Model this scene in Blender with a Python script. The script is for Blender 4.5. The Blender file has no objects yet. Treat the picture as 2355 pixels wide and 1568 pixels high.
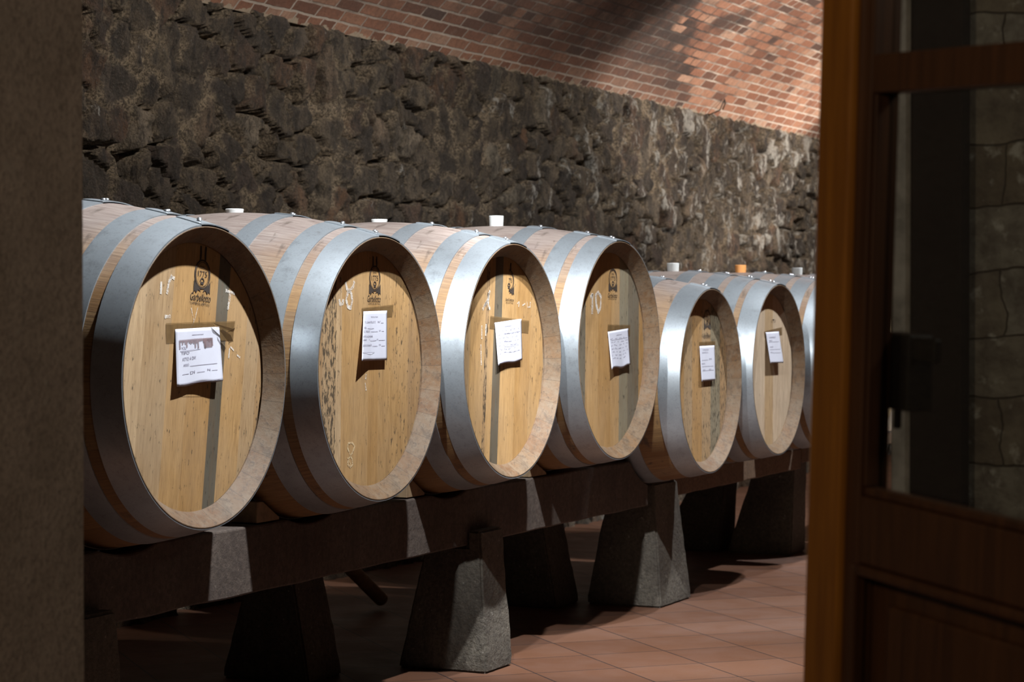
import bpy, bmesh, math, random
import numpy as np
from mathutils import Vector, Matrix, noise as mnoise
random.seed(7)
SC = bpy.context.scene
COL = SC.collection
PI = math.pi

# ------------------------------------------------------------------ camera model
F = 5250.0
CAM = Vector((-5.16, -3.24, 1.24))
DIRXY = Vector((0.9095, 0.4157, 0)).normalized()
PITCH = math.atan(85.0 / F)
FWD = Vector((DIRXY.x * math.cos(PITCH), DIRXY.y * math.cos(PITCH), -math.sin(PITCH)))
RGT = FWD.cross(Vector((0, 0, 1))).normalized()
UPV = RGT.cross(FWD)

def ray(px, py):
    return FWD + RGT * ((px - 1177.5) / F) + UPV * ((784 - py) / F)
def at_y(px, py, Y):
    d = ray(px, py)
    return CAM + d * ((Y - CAM.y) / d.y)
def at_x(px, py, X):
    d = ray(px, py)
    return CAM + d * ((X - CAM.x) / d.x)

# ------------------------------------------------------------------ mesh helpers
class MB:
    def __init__(s):
        s.v = []; s.f = []; s.uv = []
    def add(s, vs, fs, uvs=None):
        o = len(s.v)
        s.v += [tuple(p) for p in vs]
        for k, f in enumerate(fs):
            s.f.append([i + o for i in f])
            s.uv.append(uvs[k] if uvs else None)
    def box(s, x0, x1, y0, y1, z0, z1):
        v = [(x0, y0, z0), (x1, y0, z0), (x1, y1, z0), (x0, y1, z0), (x0, y0, z1), (x1, y0, z1), (x1, y1, z1), (x0, y1, z1)]
        s.add(v, [(0, 3, 2, 1), (4, 5, 6, 7), (0, 1, 5, 4), (1, 2, 6, 5), (2, 3, 7, 6), (3, 0, 4, 7)])
    def lathe(s, prof, n=96, a0=0.0, a1=2 * PI, cap=False, us=1.0):
        """profile of (s, r) turned about the Y axis"""
        full = abs(a1 - a0 - 2 * PI) < 1e-6
        m = n if full else n + 1
        vs = []
        for k in range(m):
            a = a0 + (a1 - a0) * k / n
            for (y, r) in prof:
                vs.append((r * math.cos(a), y, r * math.sin(a)))
        P = len(prof); fs = []; uvs = []
        L = [0.0]
        for i in range(1, P):
            L.append(L[-1] + math.hypot(prof[i][0] - prof[i - 1][0], prof[i][1] - prof[i - 1][1]))
        for k in range(n):
            k2 = (k + 1) % m
            u0 = (a0 + (a1 - a0) * k / n) / (2 * PI) * us
            u1 = (a0 + (a1 - a0) * (k + 1) / n) / (2 * PI) * us
            for i in range(P - 1):
                fs.append((k * P + i, k * P + i + 1, k2 * P + i + 1, k2 * P + i))
                uvs.append(((u0, L[i]), (u0, L[i + 1]), (u1, L[i + 1]), (u1, L[i])))
        s.add(vs, fs, uvs)
    def tube(s, pts, r, n=10, cap=True):
        pts = [Vector(p) for p in pts]; vs = []; fs = []
        rr = r if isinstance(r, (list, tuple)) else [r] * len(pts)
        for i, p in enumerate(pts):
            t = (pts[min(i + 1, len(pts) - 1)] - pts[max(i - 1, 0)]).normalized()
            a = t.cross(Vector((0.31, 0.17, 0.93))).normalized(); b = t.cross(a)
            for k in range(n):
                q = p + (a * math.cos(2 * PI * k / n) + b * math.sin(2 * PI * k / n)) * rr[i]
                vs.append(q)
        for i in range(len(pts) - 1):
            for k in range(n):
                k2 = (k + 1) % n
                fs.append((i * n + k, i * n + k2, (i + 1) * n + k2, (i + 1) * n + k))
        if cap:
            fs.append(tuple(range(n))[::-1]); fs.append(tuple((len(pts) - 1) * n + k for k in range(n)))
        s.add(vs, fs)

def ob(name, mb, mat=None, parent=None, smooth=False, bevel=0, loc=None, auto=None, recalc=True):
    me = bpy.data.meshes.new(name)
    me.from_pydata(mb.v, [], mb.f)
    if any(u is not None for u in mb.uv):
        l = me.uv_layers.new(name='UVMap')
        for p, u in zip(me.polygons, mb.uv):
            for k, li in enumerate(p.loop_indices):
                l.data[li].uv = u[k] if u else (0, 0)
    if recalc:
        b = bmesh.new(); b.from_mesh(me)
        bmesh.ops.recalc_face_normals(b, faces=b.faces)
        b.to_mesh(me); b.free()
    if smooth:
        for p in me.polygons: p.use_smooth = True
        if auto:
            me.set_sharp_from_angle(angle=math.radians(auto))
    me.update()
    o = bpy.data.objects.new(name, me)
    COL.objects.link(o)
    if mat: me.materials.append(mat)
    if parent: o.parent = parent
    if loc: o.location = loc
    if bevel:
        m = o.modifiers.new('bevel', 'BEVEL'); m.width = bevel; m.segments = 2; m.limit_method = 'ANGLE'
    return o

def empty(name, loc=(0, 0, 0), rot=(0, 0, 0)):
    o = bpy.data.objects.new(name, None); COL.objects.link(o)
    o.location = loc; o.rotation_euler = rot; o.empty_display_size = 0.1
    return o
def tag(o, label, cat, group=None):
    o['label'] = label; o['category'] = cat
    if group: o['group'] = group
    return o
def struct(o, label=None, cat=None):
    o['kind'] = 'structure'
    if label: o['label'] = label
    if cat: o['category'] = cat
    return o

# ------------------------------------------------------------------ material helper
class NT:
    def __init__(s, name):
        s.m = bpy.data.materials.new(name); s.m.use_nodes = True
        s.t = s.m.node_tree; s.t.nodes.clear()
        s.out = s.n('ShaderNodeOutputMaterial')
        s.b = s.n('ShaderNodeBsdfPrincipled')
        s.t.links.new(s.b.outputs[0], s.out.inputs[0])
    def n(s, typ, **kw):
        x = s.t.nodes.new(typ)
        for k, v in kw.items(): setattr(x, k, v)
        return x
    def l(s, a, b): s.t.links.new(a, b)
    def set(s, sock, v):
        if hasattr(v, 'is_linked') or isinstance(v, bpy.types.NodeSocket): s.l(v, sock)
        else: sock.default_value = v
    def p(s, name, v): s.set(s.b.inputs[name], v)
    def coord(s, which='Object'): return s.n('ShaderNodeTexCoord').outputs[which]
    def pos(s): return s.n('ShaderNodeNewGeometry').outputs['Position']
    def attr(s, name, out='Fac'):
        a = s.n('ShaderNodeAttribute'); a.attribute_name = name; return a.outputs[out]
    def mapping(s, v, scale=(1, 1, 1), rot=(0, 0, 0), loc=(0, 0, 0)):
        m = s.n('ShaderNodeMapping'); s.l(v, m.inputs[0])
        m.inputs['Scale'].default_value = scale; m.inputs['Rotation'].default_value = rot
        s.set(m.inputs['Location'], loc); return m.outputs[0]
    def noise(s, v, scale=5, detail=4, rough=0.55, dist=0.0, out='Fac', dims='3D', w=None):
        x = s.n('ShaderNodeTexNoise'); x.noise_dimensions = dims
        s.l(v, x.inputs['Vector'])
        if w is not None: s.set(x.inputs['W'], w)
        x.inputs['Scale'].default_value = scale; x.inputs['Detail'].default_value = detail
        x.inputs['Roughness'].default_value = rough; x.inputs['Distortion'].default_value = dist
        return x.outputs[out]
    def math(s, op, a, b=0.0, c=None, clamp=False):
        x = s.n('ShaderNodeMath', operation=op); x.use_clamp = clamp
        s.set(x.inputs[0], a); s.set(x.inputs[1], b)
        if c is not None: s.set(x.inputs[2], c)
        return x.outputs[0]
    def ramp(s, fac, stops, interp='LINEAR'):
        x = s.n('ShaderNodeValToRGB'); e = x.color_ramp.elements
        x.color_ramp.interpolation = interp
        while len(e) > 1: e.remove(e[-1])
        for i, (p, c) in enumerate(stops):
            el = e[0] if i == 0 else e.new(p)
            el.position = p
            if not isinstance(c, (tuple, list)): c = (c, c, c)
            el.color = (*c[:3], 1)
        s.l(fac, x.inputs[0]); return x.outputs[0]
    def mix(s, fac, a, b, mode='MIX'):
        x = s.n('ShaderNodeMix', data_type='RGBA', blend_type=mode)
        s.set(x.inputs[0], fac)
        for k, v in ((6, a), (7, b)):
            if isinstance(v, tuple): v = (*v[:3], 1)
            s.set(x.inputs[k], v)
        return x.outputs[2]
    def bump(s, h, strength=0.5, dist=0.01, normal=None):
        x = s.n('ShaderNodeBump'); x.inputs['Strength'].default_value = strength
        x.inputs['Distance'].default_value = dist
        s.l(h, x.inputs['Height'])
        if normal is not None: s.l(normal, x.inputs['Normal'])
        s.l(x.outputs[0], s.b.inputs['Normal']); return x.outputs[0]
    def sep(s, v):
        x = s.n('ShaderNodeSeparateXYZ'); s.l(v, x.inputs[0]); return x.outputs
    def comb(s, a, b, c=0.0):
        x = s.n('ShaderNodeCombineXYZ'); s.set(x.inputs[0], a); s.set(x.inputs[1], b); s.set(x.inputs[2], c); return x.outputs[0]
    def rnd(s): return s.n('ShaderNodeObjectInfo').outputs['Random']
    def white(s, v=None, w=None):
        x = s.n('ShaderNodeTexWhiteNoise')
        if v is not None: s.l(v, x.inputs['Vector'])
        return x.outputs['Value']

def mat_staves():
    m = NT('oak_staves')
    uv = m.coord('UV'); s = m.sep(uv)
    r = m.rnd()
    sid = m.math('FLOOR', s[0])
    idv = m.comb(sid, m.math('MULTIPLY', r, 37.0), 0.0)
    w = m.white(idv)
    fr = m.math('FRACT', s[0])
    edge = m.math('ABSOLUTE', m.math('SUBTRACT', fr, 0.5))
    gap = m.math('GREATER_THAN', edge, 0.491)
    gv = m.comb(m.math('MULTIPLY', s[0], 6.0), m.math('MULTIPLY', s[1], 3.0), m.math('ADD', m.math('MULTIPLY', w, 9.0), m.math('MULTIPLY', r, 50.0)))
    grain = m.noise(gv, 3.0, 6, 0.65)
    fine = m.noise(m.comb(m.math('MULTIPLY', s[0], 30.0), m.math('MULTIPLY', s[1], 9.0), r), 4.0, 3, 0.6)
    base = m.ramp(w, [(0.0, (0.20, 0.098, 0.028)), (0.35, (0.265, 0.142, 0.046)), (0.7, (0.31, 0.182, 0.072)), (1.0, (0.25, 0.16, 0.080))])
    c = m.mix(m.ramp(grain, [(0.35, 0.0), (0.65, 0.8)]), base, (0.15, 0.075, 0.028))
    c = m.mix(m.math('MULTIPLY', m.ramp(fine, [(0.48, 0.0), (0.68, 1.0)]), 0.4), c, (0.13, 0.075, 0.035))
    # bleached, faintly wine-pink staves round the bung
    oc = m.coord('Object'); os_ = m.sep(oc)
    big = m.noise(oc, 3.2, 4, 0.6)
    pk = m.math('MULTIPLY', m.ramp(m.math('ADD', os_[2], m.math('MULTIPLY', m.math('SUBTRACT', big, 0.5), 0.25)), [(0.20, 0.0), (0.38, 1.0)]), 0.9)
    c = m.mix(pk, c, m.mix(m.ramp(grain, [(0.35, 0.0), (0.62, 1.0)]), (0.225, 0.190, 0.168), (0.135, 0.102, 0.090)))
    # dirt and drips
    dirt = m.noise(m.mapping(oc, (2.2, 7, 2.2)), 3.0, 5, 0.62)
    c = m.mix(m.ramp(dirt, [(0.60, 0.0), (0.72, 0.75)]), c, (0.045, 0.03, 0.02))
    spot = m.noise(oc, 34, 2, 0.5)
    c = m.mix(m.ramp(spot, [(0.68, 0.0), (0.74, 0.6)]), c, (0.05, 0.03, 0.02))
    c = m.mix(m.math('MULTIPLY', gap, 0.38), c, (0.03, 0.018, 0.01))
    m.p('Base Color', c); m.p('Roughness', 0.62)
    m.bump(m.math('SUBTRACT', grain, m.math('MULTIPLY', gap, 2.0)), 0.25, 0.004)
    return m.m

def mat_chime():
    m = NT('weathered_rim')
    uv = m.coord('UV'); s = m.sep(uv); r = m.rnd(); oc = m.coord('Object')
    w = m.white(m.comb(m.math('FLOOR', s[0]), m.math('MULTIPLY', r, 41.0), 0.0))
    edge = m.math('ABSOLUTE', m.math('SUBTRACT', m.math('FRACT', s[0]), 0.5))
    gap = m.math('GREATER_THAN', edge, 0.487)
    c = m.ramp(w, [(0.0, (0.155, 0.080, 0.034)), (0.5, (0.20, 0.120, 0.062)), (1.0, (0.18, 0.118, 0.070))])
    n = m.noise(oc, 16, 6, 0.72); f = m.noise(oc, 70, 4, 0.7)
    c = m.mix(m.ramp(m.noise(oc, 26, 5, 0.7), [(0.40, 0.0), (0.62, 0.55)]), c, (0.225, 0.185, 0.14))
    c = m.mix(m.ramp(n, [(0.52, 0.0), (0.66, 0.6)]), c, (0.070, 0.045, 0.028))
    c = m.mix(m.ramp(f, [(0.54, 0.0), (0.68, 0.6)]), c, (0.055, 0.038, 0.026))
    c = m.mix(m.math('MULTIPLY', gap, 0.4), c, (0.04, 0.026, 0.016))
    c = m.mix(1.0, c, (0.70, 0.645, 0.56), 'MULTIPLY')
    m.p('Base Color', c); m.p('Roughness', 0.7)
    m.bump(m.math('ADD', n, f), 0.25, 0.004)
    return m.m

def mat_head():
    m = NT('oak_head')
    uv = m.coord('UV'); r = m.rnd()
    s = m.sep(uv)
    tint = m.attr('tint', 'Color')
    off = m.math('MULTIPLY', r, 31.0)
    v = m.comb(m.math('MULTIPLY', s[0], 12.0), m.math('MULTIPLY', s[1], 1.6), off)
    g = m.noise(v, 3.0, 6, 0.62, 0.6)
    v2 = m.comb(m.math('MULTIPLY', s[0], 90.0), m.math('MULTIPLY', s[1], 4.5), off)
    f = m.noise(v2, 3.0, 4, 0.6)
    c = m.mix(m.ramp(g, [(0.35, 0.0), (0.75, 0.55)]), tint, m.mix(0.72, tint, (0.16, 0.075, 0.02)))
    c = m.mix(m.ramp(f, [(0.46, 0.0), (0.7, 0.55)]), c, m.mix(0.8, tint, (0.10, 0.045, 0.015)))
    f2 = m.noise(m.comb(m.math('MULTIPLY', s[0], 210.0), m.math('MULTIPLY', s[1], 16.0), off), 3.0, 3, 0.6)
    c = m.mix(m.ramp(f2, [(0.55, 0.0), (0.75, 0.4)]), c, m.mix(0.8, tint, (0.07, 0.035, 0.015)))
    big = m.noise(m.comb(m.math('MULTIPLY', s[0], 3.0), m.math('MULTIPLY', s[1], 2.0), off), 1.6, 3, 0.5)
    c = m.mix(m.ramp(big, [(0.4, 0.0), (0.7, 0.35)]), c, m.mix(0.5, tint, (0.30, 0.27, 0.22)))
    mold = m.attr('mold')
    sp = m.noise(m.comb(m.math('MULTIPLY', s[0], 26.0), m.math('MULTIPLY', s[1], 9.0), off), 3.2, 5, 0.7)
    sp = m.math('MULTIPLY', m.ramp(m.math('ADD', sp, m.math('MULTIPLY', mold, 0.16)), [(0.64, 0.0), (0.71, 1.0)]), 0.85)
    c = m.mix(sp, c, (0.035, 0.028, 0.02))
    m.p('Base Color', c); m.p('Roughness', 0.55)
    m.bump(f, 0.12, 0.002)
    return m.m

def mat_hoop():
    m = NT('galvanised_steel')
    oc = m.coord('Object')
    n1 = m.noise(m.mapping(oc, (1, 1, 1)), 9, 5, 0.6)
    n2 = m.noise(oc, 42, 4, 0.7)
    c = m.ramp(n1, [(0.3, (0.26, 0.28, 0.293)), (0.6, (0.37, 0.402, 0.42))])
    c = m.mix(m.ramp(n2, [(0.58, 0.0), (0.8, 0.5)]), c, (0.16, 0.15, 0.14))
    n3 = m.noise(oc, 150, 3, 0.7)
    c = m.mix(m.ramp(n3, [(0.55, 0.0), (0.75, 0.45)]), c, (0.15, 0.145, 0.14))
    c = m.mix(m.ramp(m.noise(oc, 18, 5, 0.7), [(0.52, 0.0), (0.7, 0.4)]), c, (0.20, 0.205, 0.21))
    m.p('Base Color', c); m.p('Metallic', 0.72)
    m.p('Roughness', m.ramp(n1, [(0.3, 0.50), (0.7, 0.36)]))
    m.bump(n2, 0.06, 0.001)
    return m.m

def mat_flat(name, col, rough=0.6, metal=0.0, nscale=0, amt=0.3, bump=0.0, trans=0.0):
    m = NT(name)
    if nscale:
        n = m.noise(m.coord('Object'), nscale, 5, 0.6)
        c = m.mix(m.ramp(n, [(0.35, 0.0), (0.7, 1.0)]), col, tuple(x * (1 - amt) for x in col))
        m.p('Base Color', c)
        if bump: m.bump(n, bump, 0.004)
    else: m.p('Base Color', (*col, 1))
    m.p('Roughness', rough); m.p('Metallic', metal)
    if trans:
        t = m.n('ShaderNodeBsdfTransparent'); mx = m.n('ShaderNodeMixShader')
        mx.inputs[0].default_value = trans
        m.l(m.b.outputs[0], mx.inputs[1]); m.l(t.outputs[0], mx.inputs[2]); m.l(mx.outputs[0], m.out.inputs[0])
    return m.m

def mat_concrete(name, c0, c1, speck=(0.42, 0.38, 0.33), bump=0.5):
    m = NT(name)
    p = m.pos()
    big = m.noise(p, 5, 5, 0.6); fine = m.noise(p, 70, 5, 0.7); mid = m.noise(p, 22, 4, 0.6)
    c = m.ramp(big, [(0.3, c0), (0.7, c1)])
    c = m.mix(m.ramp(fine, [(0.42, 0.0), (0.6, 0.55)]), c, tuple(x * 0.45 for x in c0))
    c = m.mix(m.ramp(m.noise(p, 48, 3, 0.6), [(0.66, 0.0), (0.73, 0.7)]), c, speck)
    st = m.noise(m.mapping(p, (9, 9, 1.2)), 2.0, 4, 0.6)
    c = m.mix(m.ramp(st, [(0.5, 0.0), (0.75, 0.5)]), c, tuple(x * 0.5 for x in c0))
    m.p('Base Color', c); m.p('Roughness', 0.85)
    m.bump(m.math('ADD', fine, m.math('MULTIPLY', mid, 1.5)), bump, 0.008)
    return m.m

def mat_stone():
    m = NT('rubble_stone')
    p = m.pos()
    st = m.attr('stone'); jt = m.attr('joint'); pale = m.attr('pale')
    base = m.ramp(st, [(0.0, (0.080, 0.058, 0.044)), (0.22, (0.175, 0.130, 0.085)), (0.42, (0.098, 0.074, 0.056)), (0.62, (0.235, 0.178, 0.118)), (0.76, (0.105, 0.078, 0.064)), (0.88, (0.22, 0.115, 0.06)), (1.0, (0.36, 0.30, 0.22))])
    n1 = m.noise(m.mapping(p, (1, 1, 0.55)), 9, 6, 0.68); n2 = m.noise(p, 75, 5, 0.75)
    n3 = m.noise(m.mapping(p, (1, 1, 0.3)), 26, 5, 0.7); n4 = m.noise(m.mapping(p, (1, 1, 0.6)), 150, 3, 0.7)
    c = m.mix(m.ramp(n1, [(0.40, 0.0), (0.56, 0.8)]), base, (0.050, 0.039, 0.030))
    c = m.mix(m.ramp(n2, [(0.55, 0.0), (0.66, 0.35)]), c, (0.36, 0.285, 0.20))
    c = m.mix(m.ramp(n3, [(0.50, 0.0), (0.63, 0.85)]), c, (0.034, 0.026, 0.022))
    c = m.mix(m.ramp(n4, [(0.52, 0.0), (0.62, 0.55)]), c, (0.03, 0.025, 0.018))
    mo = m.mix(m.ramp(n2, [(0.44, 0.0), (0.56, 1.0)]), (0.10, 0.075, 0.05), (0.46, 0.35, 0.23))
    c = m.mix(m.math('MULTIPLY', jt, 0.85), c, mo)
    wh = m.noise(m.mapping(p, (1.8, 1, 0.55)), 7.5, 6, 0.8)
    wm = m.math('MULTIPLY', m.ramp(m.math('ADD', wh, m.math('MULTIPLY', pale, 0.13)), [(0.63, 0.0), (0.70, 1.0)]), 0.85)
    c = m.mix(wm, c, (0.58, 0.55, 0.49))
    m.p('Base Color', c); m.p('Roughness', 0.9)
    m.bump(m.math('ADD', m.math('MULTIPLY', n1, 2.0), n2), 1.0, 0.035)
    return m.m

def mat_brick():
    m = NT('vault_brick')
    uv = m.coord('UV')
    warp = m.n('ShaderNodeVectorMath', operation='MULTIPLY_ADD')
    m.l(m.noise(uv, 9, 3, 0.6, out='Color'), warp.inputs[0]); warp.inputs[1].default_value = (0.03, 0.016, 0); m.l(uv, warp.inputs[2])
    w = warp.outputs[0]
    b = m.n('ShaderNodeTexBrick'); m.l(w, b.inputs['Vector'])
    b.offset = 0.5; b.inputs['Scale'].default_value = 1
    b.inputs['Color1'].default_value = (0, 0, 0, 1); b.inputs['Color2'].default_value = (1, 1, 1, 1)
    b.inputs['Mortar Size'].default_value = 0.007; b.inputs['Mortar Smooth'].default_value = 0.25
    b.inputs['Brick Width'].default_value = 0.225; b.inputs['Row Height'].default_value = 0.066
    b.squash = 0.55; b.squash_frequency = 5; b.offset_frequency = 2
    tint = b.outputs['Color']; fac = b.outputs['Fac']
    big = m.noise(uv, 1.6, 4, 0.55)
    col = m.ramp(tint, [(0.0, (0.075, 0.05, 0.042)), (0.06, (0.20, 0.085, 0.05)), (0.3, (0.32, 0.135, 0.078)), (0.6, (0.40, 0.18, 0.105)), (0.85, (0.46, 0.235, 0.145)), (1.0, (0.52, 0.32, 0.22))])
    n = m.noise(uv, 30, 5, 0.7)
    col = m.mix(m.ramp(n, [(0.4, 0.0), (0.7, 0.55)]), col, (0.14, 0.07, 0.045))
    sv = m.sep(uv)
    lime = m.noise(uv, 2.3, 5, 0.6)
    low = m.ramp(sv[1], [(0.0, 0.16), (0.45, 0.0)])
    mcol = m.mix(m.ramp(m.math('ADD', m.math('ADD', lime, m.math('MULTIPLY', big, 0.3)), low), [(0.56, 0.0), (0.76, 1.0)]), (0.15, 0.09, 0.065), (0.60, 0.50, 0.41))
    c = m.mix(fac, col, mcol)
    c = m.mix(m.math('MULTIPLY', m.ramp(m.noise(uv, 5, 6, 0.7), [(0.60, 0.0), (0.8, 1.0)]), 0.4), c, (0.60, 0.47, 0.40))
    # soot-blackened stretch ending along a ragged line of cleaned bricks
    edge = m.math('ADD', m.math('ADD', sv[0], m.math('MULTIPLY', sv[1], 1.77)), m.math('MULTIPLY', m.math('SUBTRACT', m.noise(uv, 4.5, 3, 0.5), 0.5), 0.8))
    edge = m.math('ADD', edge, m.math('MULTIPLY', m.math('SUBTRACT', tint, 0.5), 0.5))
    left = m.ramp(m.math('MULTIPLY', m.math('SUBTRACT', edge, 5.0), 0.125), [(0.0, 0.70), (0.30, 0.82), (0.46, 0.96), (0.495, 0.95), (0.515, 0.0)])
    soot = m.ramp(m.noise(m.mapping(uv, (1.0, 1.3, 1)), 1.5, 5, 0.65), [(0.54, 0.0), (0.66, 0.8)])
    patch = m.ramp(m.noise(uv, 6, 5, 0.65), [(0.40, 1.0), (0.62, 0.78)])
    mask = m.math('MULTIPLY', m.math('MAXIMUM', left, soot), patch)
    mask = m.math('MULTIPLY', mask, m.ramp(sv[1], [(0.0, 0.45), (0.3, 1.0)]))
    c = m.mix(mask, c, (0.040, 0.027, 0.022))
    # crumbling mortar bed where the vault springs from the wall
    bed = m.math('LESS_THAN', m.math('ADD', sv[1], m.math('MULTIPLY', m.math('SUBTRACT', m.noise(uv, 14, 4, 0.6), 0.5), 0.12)), 0.012)
    c = m.mix(m.math('MULTIPLY', bed, 0.9), c, (0.36, 0.29, 0.21))
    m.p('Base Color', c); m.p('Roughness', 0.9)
    m.bump(m.math('ADD', m.math('MULTIPLY', n, 0.6), m.math('MULTIPLY', m.math('ADD', fac, m.math('MULTIPLY', tint, -0.5)), -1.2)), 0.7, 0.012)
    return m.m

def mat_tiles():
    m = NT('terracotta_tiles')
    p = m.pos()
    v = m.mapping(p, (1, 1, 1), (0, 0, math.radians(45)), TILE_OFF)
    b = m.n('ShaderNodeTexBrick'); m.l(v, b.inputs['Vector'])
    b.offset = 0.0; b.squash = 1.0
    b.inputs['Scale'].default_value = 1
    b.inputs['Color1'].default_value = (0, 0, 0, 1); b.inputs['Color2'].default_value = (1, 1, 1, 1)
    b.inputs['Mortar Size'].default_value = 0.0032; b.inputs['Mortar Smooth'].default_value = 0.1
    b.inputs['Brick Width'].default_value = 0.32; b.inputs['Row Height'].default_value = 0.32
    t = m.math('ADD', m.math('MULTIPLY', b.outputs['Color'], 1.0), 0.0)
    n = m.noise(p, 6, 5, 0.6); f = m.noise(p, 80, 4, 0.6)
    c = m.ramp(t, [(0.0, (0.095, 0.040, 0.021)), (0.5, (0.116, 0.050, 0.026)), (1.0, (0.132, 0.060, 0.033))])
    c = m.mix(m.ramp(n, [(0.4, 0.0), (0.8, 0.3)]), c, (0.096, 0.052, 0.036))
    c = m.mix(m.ramp(f, [(0.6, 0.0), (0.8, 0.3)]), c, (0.10, 0.055, 0.04))
    c = m.mix(m.math('MULTIPLY', b.outputs['Fac'], 0.95), c, (0.022, 0.015, 0.013))
    m.p('Base Color', c); m.p('Roughness', m.ramp(n, [(0.3, 0.42), (0.7, 0.6)]))
    m.bump(m.math('ADD', m.math('MULTIPLY', b.outputs['Fac'], -1.0), m.math('MULTIPLY', n, 0.5)), 0.25, 0.004)
    return m.m

def mat_plaster():
    m = NT('rough_plaster')
    p = m.pos()
    n = m.noise(p, 7, 5, 0.6); f = m.noise(p, 90, 5, 0.7); g = m.noise(p, 34, 4, 0.65)
    c = m.ramp(n, [(0.3, (0.38, 0.295, 0.225)), (0.7, (0.52, 0.41, 0.32))])
    c = m.mix(m.ramp(f, [(0.45, 0.0), (0.7, 0.6)]), c, (0.13, 0.10, 0.078))
    c = m.mix(m.ramp(g, [(0.62, 0.0), (0.72, 0.6)]), c, (0.46, 0.40, 0.32))
    m.p('Base Color', c); m.p('Roughness', 0.9)
    m.bump(m.math('ADD', f, g), 0.5, 0.006)
    return m.m

def mat_doorwood(name, a, b_, rough=0.4):
    m = NT(name)
    oc = m.coord('Object')
    g = m.noise(m.mapping(oc, (28, 28, 1.6)), 2.0, 5, 0.6, 0.5)
    c = m.ramp(g, [(0.3, a), (0.7, b_)])
    m.p('Base Color', c); m.p('Roughness', rough); m.bump(g, 0.1, 0.002)
    return m.m

def mat_glass():
    m = NT('window_glass')
    t = m.n('ShaderNodeBsdfTransparent'); t.inputs[0].default_value = (0.93, 0.95, 0.94, 1)
    g = m.n('ShaderNodeBsdfGlossy'); g.inputs['Roughness'].default_value = 0.02
    lw = m.n('ShaderNodeLayerWeight'); fr = m.n('ShaderNodeMath', operation='MULTIPLY_ADD'); pw = m.n('ShaderNodeMath', operation='POWER')
    m.l(lw.outputs['Facing'], pw.inputs[0]); pw.inputs[1].default_value = 4.0
    m.l(pw.outputs[0], fr.inputs[0]); fr.inputs[1].default_value = 0.5; fr.inputs[2].default_value = 0.03
    mx = m.n('ShaderNodeMixShader')
    m.l(fr.outputs[0], mx.inputs[0]); m.l(t.outputs[0], mx.inputs[1]); m.l(g.outputs[0], mx.inputs[2])
    m.l(mx.outputs[0], m.out.inputs[0])
    m.t.nodes.remove(m.b)
    return m.m

def mat_blocks():
    m = NT('stone_blocks')
    p = m.pos(); s = m.sep(p)
    wz = m.math('MULTIPLY', m.math('SUBTRACT', m.noise(p, 7, 3, 0.5), 0.5), 0.045)
    v = m.comb(m.math('ADD', s[1], m.math('MULTIPLY', wz, 2.0)), m.math('ADD', s[2], wz), 0.0)
    b = m.n('ShaderNodeTexBrick'); m.l(v, b.inputs['Vector'])
    b.inputs['Scale'].default_value = 1; b.inputs['Brick Width'].default_value = 0.31; b.inputs['Row Height'].default_value = 0.118
    b.inputs['Mortar Size'].default_value = 0.0028; b.inputs['Mortar Smooth'].default_value = 0.8
    b.inputs['Color1'].default_value = (0, 0, 0, 1); b.inputs['Color2'].default_value = (1, 1, 1, 1)
    c = m.ramp(b.outputs['Color'], [(0, (0.10, 0.08, 0.055)), (0.5, (0.15, 0.125, 0.09)), (1, (0.22, 0.21, 0.18))])
    n = m.noise(p, 16, 5, 0.65)
    c = m.mix(m.ramp(n, [(0.4, 0.0), (0.65, 0.8)]), c, (0.06, 0.045, 0.035))
    c = m.mix(m.ramp(m.noise(p, 24, 4, 0.6), [(0.58, 0.0), (0.7, 0.6)]), c, (0.42, 0.41, 0.36))
    c = m.mix(m.math('MULTIPLY', b.outputs['Fac'], 0.75), c, (0.03, 0.025, 0.02))
    m.p('Base Color', c); m.p('Roughness', 0.9)
    m.bump(m.math('SUBTRACT', n, b.outputs['Fac']), 0.6, 0.01)
    return m.m

def mat_chalk(name, col, lo):
    m = NT(name)
    p = m.pos(); n = m.noise(p, 260, 3, 0.7); b = m.noise(p, 40, 3, 0.6)
    m.p('Base Color', (*col, 1)); m.p('Roughness', 0.95)
    t = m.n('ShaderNodeBsdfTransparent'); mx = m.n('ShaderNodeMixShader')
    m.l(m.ramp(m.math('ADD', m.math('MULTIPLY', n, 0.6), m.math('MULTIPLY', b, 0.5)), [(lo, 0.15), (lo + 0.14, 0.85)]), mx.inputs[0])
    m.l(t.outputs[0], mx.inputs[1]); m.l(m.b.outputs[0], mx.inputs[2]); m.l(mx.outputs[0], m.out.inputs[0])
    return m.m

def mat_paper():
    m = NT('note_paper')
    oc = m.coord('Object'); r = m.rnd()
    n = m.noise(oc, 16, 5, 0.6)
    c = m.mix(m.ramp(n, [(0.35, 0.0), (0.7, 0.35)]), (0.55, 0.55, 0.61), (0.44, 0.42, 0.47))
    m.p('Base Color', c); m.p('Roughness', 0.8)
    return m.m

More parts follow.
